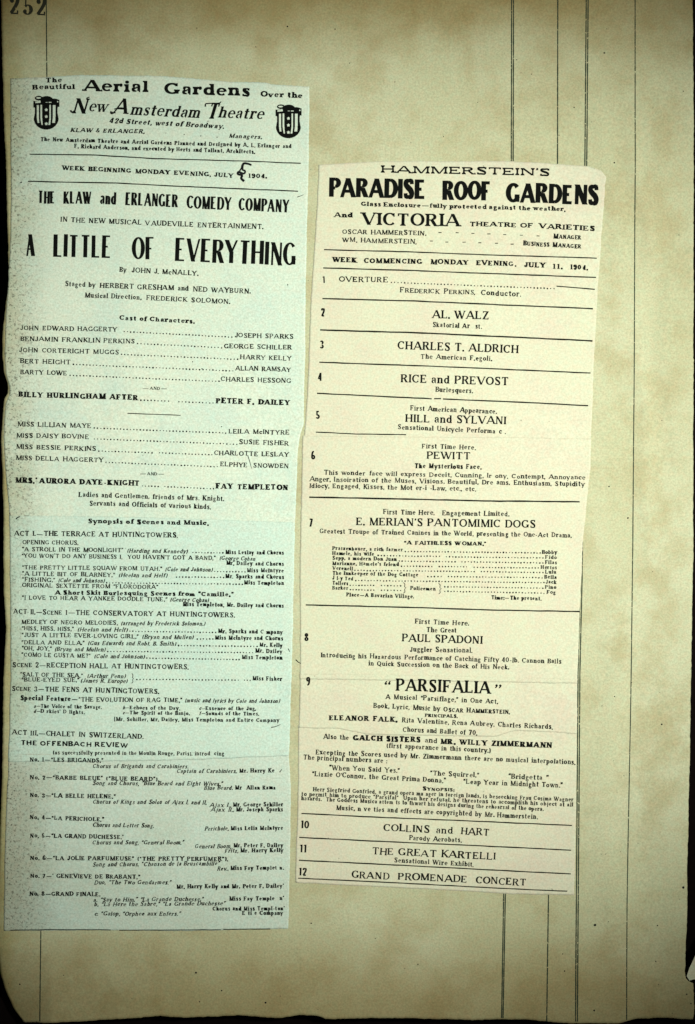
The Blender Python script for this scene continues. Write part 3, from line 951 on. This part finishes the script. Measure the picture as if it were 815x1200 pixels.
for x_, y_, r_ in ((337, 31, 1.0), (393, 34, .8), (231, 33, .7), (708.5, 62, 1.0), (673, 126, .7), (606, 70, .7), (623, 87, .6), (720, 191, .9), (801, 107, .7), (714, 570, .9), (736, 607, 1.0), (776, 849, 1.0), (720, 816, .7), (801, 1040, 1.5), (697.5, 1084, 1.5), (771, 1085, .8), (713, 1080, .6),
                   (696.5, 1184, 1.2), (769, 1127, .8), (662, 1138, .9), (230, 1140, 1.2), (311.5, 1175, 1.2), (260, 1161, .9), (234, 1174, .8), (365, 1082, .9), (22.5, 1155, .9), (805, 1165, .9), (810, 1176, .8), (520, 160, .6), (463, 96, .6), (300, 55, .6), (560, 120, .5), (490, 1130, .7), (440, 1100, .6)):
    p.dot(x_, y_, r_)
fs = p.build('fly_specks', M_dark, page, HC, 0.00001); fs['kind'] = 'stuff'

# ---------------------------------------------------------------- the cuttings
GRP_L = 'strips of the left-hand programme'; GRP_R = 'strips of the right-hand programme'
LE = [(88, 12.6), (175, 13), (240, 13.2), (300, 11.5), (384, 6.5), (416, 6), (438, 7), (452, 11), (462, 11), (472, 7), (514, 4.8), (545, 6.2), (590, 10.6), (645, 12), (775, 13), (830, 11.7), (922, 9), (984, 6), (1092, 4.8)]
LR = [(99, 363), (210, 361.5), (330, 358.5), (400, 358), (445, 357), (496, 356), (508, 352.5), (526, 349.5), (598, 346.5), (670, 344.5), (760, 343), (839, 340.5), (887, 339), (920, 341), (1010, 340), (1088, 338)]
RL = [(190, 373.5), (240, 372), (348, 364.5), (420, 362), (490, 358.5), (516, 356)]
RL2 = [(510, 354.5), (590, 353), (665, 351.5), (740, 352), (796, 352)]
RL3 = [(788, 352), (830, 351), (858, 350)]
RL4 = [(850, 349.8), (920, 349.5), (1028, 346.5), (1036, 347)]
RR = [(205, 711), (218, 709), (341, 700.7), (430, 696), (548, 692), (627, 684), (683, 681), (787, 677), (975, 675), (1050, 673)]
strips = {}
def strip(key, name, label, cat, grp, left, right, top, bot, mat, z, seed, lift):
    cx = (min(p[1] for p in left) + max(p[1] for p in right)) / 2; cy = (min(p[1] for p in top) + max(p[1] for p in bot)) / 2
    r = root(name, label, cat, cx, cy, 0.0, grp)
    v, f = sheet_mesh(left, right, top, bot, HC, z, 0.00005, 2.2, 0.28, seed, lift)
    o = mesh_obj('paper', v, f, mat, r, tuple(r.location)); smooth(o)
    strips[key] = (r, z, lift)
ZL = {'L1': .00005, 'L2': .00009, 'L3': .00005, 'R1': .00005, 'R2': .00009, 'R3': .00009, 'R4': .00006}
strip('L1', 'newspaper_cutting', 'pale green top strip of the left programme, headed Aerial Gardens with two striped shields', 'cutting', GRP_L,
      LE, LR, [(12, 92), (55, 90.5), (98, 87.8), (190, 89), (270, 96), (312, 96.5), (320, 99), (363, 101.5)], [(10, 614), (200, 616), (345, 618)], M_news_l, ZL['L1'], 21, .00002)
strip('L3', 'newspaper_cutting', 'greyish bottom strip of the left programme, from Les Brigands to Grand Finale', 'cutting', GRP_L,
      LE, LR, [(8, 884), (340, 880)], [(4, 1091), (100, 1090), (220, 1091), (338, 1088)], M_news_b, ZL['L3'], 22, .00004)
strip('L2', 'newspaper_cutting', 'bluish middle strip of the left programme, with Acts I and II and Offenbach Review', 'cutting', GRP_L,
      LE, LR, [(10, 604), (100, 605), (200, 607), (280, 610), (345, 612)], [(8, 893), (150, 892), (240, 890), (339, 886)], M_news_m, ZL['L2'], 23, .00001)
strip('R1', 'newspaper_cutting', 'cream top strip of the right programme, headed Paradise Roof Gardens, acts 1 to 5', 'cutting', GRP_R,
      RL, RR, [(373, 193), (450, 188.5), (600, 189), (690, 195), (704, 200), (711, 208)], [(356, 517), (692, 523)], M_news_r, ZL['R1'], 31, .000015)
strip('R2', 'newspaper_cutting', 'cream strip of the right programme with acts 6, 7 and 8', 'cutting', GRP_R,
      RL2, RR, [(354, 510.5), (450, 511.5), (600, 512.5), (693, 514)], [(352, 796), (676, 801)], M_news_r, ZL['R2'], 32, .00002)
strip('R4', 'newspaper_cutting', 'cream bottom strip of the right programme, from Galch Sisters to Grand Promenade Concert', 'cutting', GRP_R,
      RL4, RR, [(350, 850), (676, 855)], [(347, 1034.5), (500, 1042), (600, 1047.5), (673, 1049)], M_news_r, ZL['R4'], 34, .00001)
strip('R3', 'newspaper_cutting', 'narrow cream strip of the right programme bearing act 9, Parsifalia', 'cutting', GRP_R,
      RL3, RR, [(352, 790), (430, 790), (560, 793), (677, 795.5)], [(350, 853), (395, 854), (430, 861), (580, 863.5), (605, 856), (650, 858), (676, 860)], M_news_r, ZL['R3'], 33, .00001)
ZT = .00006
RG = {'1': (0, 0, .4908), '2': (0, 180, .454), '3': (0, 360, .454), '4': (0, 480, .454), '5': (0, 600, .454), '6': (0, 710, .454), '7': (0, 845, .454), '8': (0, 965, .454),
      'a': (350, 180, .454), 'b': (350, 320, .454), 'c': (340, 450, .454), 'd': (340, 580, .454), 'e': (340, 715, .454), 'f': (340, 840, .454), 'g': (340, 940, .454)}
def owner(x, y):
    if x < 350: return 'L1' if y < 609 else ('L2' if y < 889 else 'L3')
    return 'R1' if y < 512 else ('R2' if y < 793 else ('R3' if y < 854 else 'R4'))
def put(p, name, mat, x, y):
    r, z, lift = strips[owner(x, y)]
    return p.build(name, mat, r, HC, z + ZT)
HEAVY = ('bold', 'wide', 'sans', 'poster', 'black', 'num', 'sansw', 'title', 'victoria', 'slab', 'script', 'didone', 'boldit', 'smallb')
def run(block):
    reg = None
    for ln in block.strip().split('\n'):
        ln = ln.strip()
        if not ln: continue
        if ln[0] == '@': reg = RG[ln[1]]; continue
        q = [s.strip() for s in ln.split('|')]
        X = lambda v: reg[0] + float(v) * reg[2]
        Y = lambda v: reg[1] + float(v) * reg[2]
        if q[0] == 'rule':
            n = [float(z) for z in q[1].split()]
            w = n[-1]; n = n[:-1]
            pts = [(X(n[i]), Y(n[i + 1])) for i in range(0, len(n), 2)]
            p = Press(); p.line(pts, w, jit=.09, seg=9)
            put(p, 'dark_line', M_ink, pts[0][0], pts[0][1])
        elif q[0] == 'dots':
            n = [float(z) for z in q[1].split()]
            x0, y0, x1, y1 = X(n[0]), Y(n[1]), X(n[2]), Y(n[3]); st = n[4] * .454; r = n[5] if len(n) > 5 else .92
            k = max(1, round((x1 - x0) / st)); p = Press()
            for i in range(k):
                t = (i + .5) / k
                p.dot(x0 + (x1 - x0) * t + random.gauss(0, .1), y0 + (y1 - y0) * t - .6 + random.gauss(0, .12), r * random.uniform(.75, 1.2), 6)
            put(p, 'leader_dots', M_dark, x0, y0)
        else:
            sty, txt = q[0], q[1]; n = [float(z) for z in q[2].split()]
            p = Press()
            p.text(sty, txt, X(n[0]), Y(n[1]), X(n[2]), Y(n[3]), n[4] * reg[2], (n[5] if len(n) > 5 else 0) * reg[2])
            nm = 'act_number' if sty == 'num' else ('printed_heading' if n[4] * reg[2] > 8.2 else 'printed_line')
            put(p, nm, M_inkh if sty in HEAVY else (M_inkf if n[4] < 11.5 else M_ink), X(n[0]), Y(n[1]))
run(TEXT_LEFT); run(TEXT_RIGHT)

# the two striped shields beside the theatre's name
def shield(cx, top):
    p = Press(); W, H_ = 31.0, 39.6; nx, ny = 124, 150
    def black(u, v):          # u, v in the 250 x 320 drawing units
        body = 50 < v < 320 and abs(u - 125) < 122 * (1 if v < 170 else math.sqrt(max(0, 1 - ((v - 170) / 150) ** 2.6)))
        if v < 300 and abs(u - 125) > 112 + 6 * math.sin(v / 30): body = False
        crown = ((u - 130) / 62) ** 2 + ((v - 42) / 40) ** 2 < 1 or ((u - 55) / 38) ** 2 + ((v - 22) / 22) ** 2 < 1 or ((u - 200) / 50) ** 2 + ((v - 52) / 26) ** 2 < 1
        curl = 4 < u < 22 and 50 < v < 110 or 232 < u < 250 and 36 < v < 105
        if not (body or crown or curl): return False
        if (u - 52) ** 2 / 500 + (v - 20) ** 2 / 60 < 1: return False
        if 22 < u < 72 and abs(v - (62 - (u - 22) * .1)) < 8: return False        # highlights of the scroll
        if 150 < u < 176 and 58 < v < 66 or 118 < u < 140 and 60 < v < 65: return False
        if 228 < u < 240 and 48 < v < 62: return False
        bend = 0 if v < 180 else ((v - 180) / 90.0) ** 2 * 10
        for a, b, v0, v1 in ((36, 56, 88, 255), (70, 87, 86, 276), (156, 170, 86, 276), (188, 213, 88, 255)):
            sgn = 1 if a < 125 else -1
            if a + sgn * bend < u < b + sgn * bend * .6 and v0 < v < v1: return False
        for sv in (132, 196, 264):                                                  # stars
            d, e = u - 126, v - sv; r_ = math.hypot(d, e); an = math.atan2(e, d)
            if r_ < 8 + 7 * abs(math.cos(2.5 * (an + 1.57))): return False
        return True
    for j in range(ny):
        i = 0
        while i < nx:
            if black((i + .5) * 250 / nx, (j + .5) * 320 / ny):
                k = i
                while k < nx and black((k + .5) * 250 / nx, (j + .5) * 320 / ny): k += 1
                x0, x1 = cx - W / 2 + i * W / nx, cx - W / 2 + k * W / nx; y0 = top + j * H_ / ny
                p.poly([(x0, y0), (x0, y0 + H_ / ny), (x1, y0 + H_ / ny), (x1, y0)])
                i = k
            else: i += 1
    put(p, 'striped_shield', M_inkh, cx, top)
shield(54.5, 112.4); shield(338.2, 122.4)

# swashes of the theatre's lettering
p = Press()
for pts, w0, w1 in (([(89.5, 126), (87.5, 130), (84.5, 131.5), (83.0, 129.2)], 1.2, 2.2), ([(101.5, 115.5), (104, 114.2), (105.5, 114.0)], 1.4, 1.0),
                    ([(136, 129), (133.5, 132.5), (130.6, 133.0), (130.4, 130.5)], 1.2, 2.2), ([(134, 128), (141, 126.6), (149, 127.4)], 1.2, 1.6),
                    ([(241.0, 125), (241.2, 122), (245, 121.2), (257, 120.8), (259.5, 118.8)], 1.8, 1.0)):
    c = spline(pts, 4)
    for q in ribbon(c, np.linspace(w0, w1, len(c))): p.poly(q)
put(p, 'swash_strokes', M_inkh, 90, 125)

# pen correction of the date and stray marks
p = Press()
for pts, w in (([(295, 193.5), (291, 192), (286.5, 191.5), (284.5, 194), (284, 199)], 2.9), ([(284, 199), (287.5, 200.5), (286, 203.5), (280, 201.5), (279, 204), (284, 205.5), (283, 209), (286.5, 212.5)], 2.7), ([(286, 192), (282, 199), (279.5, 202.5)], 1.8)):
    c = spline(pts, 4)
    for q in ribbon(c, np.linspace(w * .75, w * 1.1, len(c))): p.poly(q)
put(p, 'penned_numeral', M_dark, 290, 200)
p = Press()
for pts, w in (([(348.5, 231), (352, 229.8), (356, 228.3)], .9), ([(26, 213.5), (24, 214.5)], 1.6), ([(19, 608), (22, 606), (24, 605.5)], 1.5), ([(290.5, 533.5), (293, 541), (295, 549)], .9),
               ([(318, 852.5), (323, 851.5), (329, 849)], 1.0), ([(338, 760), (340, 764)], 1.0), ([(328, 905), (330.5, 901.5)], 1.1), ([(316, 962), (316, 959.5)], .7), ([(347, 773), (350, 776), (353, 777.5)], 1.1), ([(337.5, 333), (337.5, 333.8)], 1.4)):
    r, z, lift = strips[owner(*pts[0])]
    c = spline(pts, 3); s_ = Press()
    for q in ribbon(c, np.linspace(w, w * .6, len(c))): s_.poly(q)
    put(s_, 'stray_mark', M_dark, *pts[0])
# dark specks on the soiled left edge
for key, x0, x1, y0, y1, n in (('L1', 13, 40, 92, 600, 90), ('L2', 13, 34, 615, 885, 30), ('L3', 9, 70, 892, 1085, 90)):
    p = Press()
    for _ in range(n):
        x = x0 + (x1 - x0) * random.random() ** 1.7; y = random.uniform(y0, y1)
        p.dot(x, y, random.uniform(.25, .62), 5)
    r, z, lift = strips[key]
    o = p.build('soot_specks', M_dark, r, HC, z + ZT); o['kind'] = 'stuff'
p = Press()
for x, y in ((337.5, 334), (244, 142), (226, 424), (237, 432), (260, 500), (310, 470)): p.dot(x, y, .7)
o = p.build('fly_specks', M_dark, strips['L1'][0], HC, strips['L1'][1] + ZT); o['kind'] = 'stuff'
# broken dark line laid along the foot of the left cutting
for pts in ([(12.5, 1091.2), (60, 1090.5), (130, 1090.8)], [(140, 1091.3), (200, 1091.0), (259, 1090.6)], [(262, 1090.2), (317, 1089.7)]):
    p = Press(); p.line([(a, b - 1.2) for a, b in pts], 1.0, jit=.1)
    put(p, 'dark_line', M_ink, pts[0][0], pts[0][1])

# small torn flap of another leaf showing at the lower right
fl = root('torn_paper_flap', 'small pale triangular paper scrap poking in at the lower right edge of the leaf', 'paper scrap', 812, 1138)
out = [(804.8, 1143.5), (808, 1134), (815, 1119), (830, 1092), (850, 1100), (850, 1150), (822, 1146), (812, 1147.6), (808, 1148.8)]
top_ = [(wx(x), wy(y), 0.0006) for x, y in out]; n = len(out)
vv = top_ + [(a, b, c - .00012) for a, b, c in top_]
mesh_obj('paper', vv, [tuple(range(n))[::-1], tuple(range(n, 2 * n))] + [(i, (i + 1) % n, (i + 1) % n + n, i + n) for i in range(n)], M_news_r, fl, tuple(fl.location))
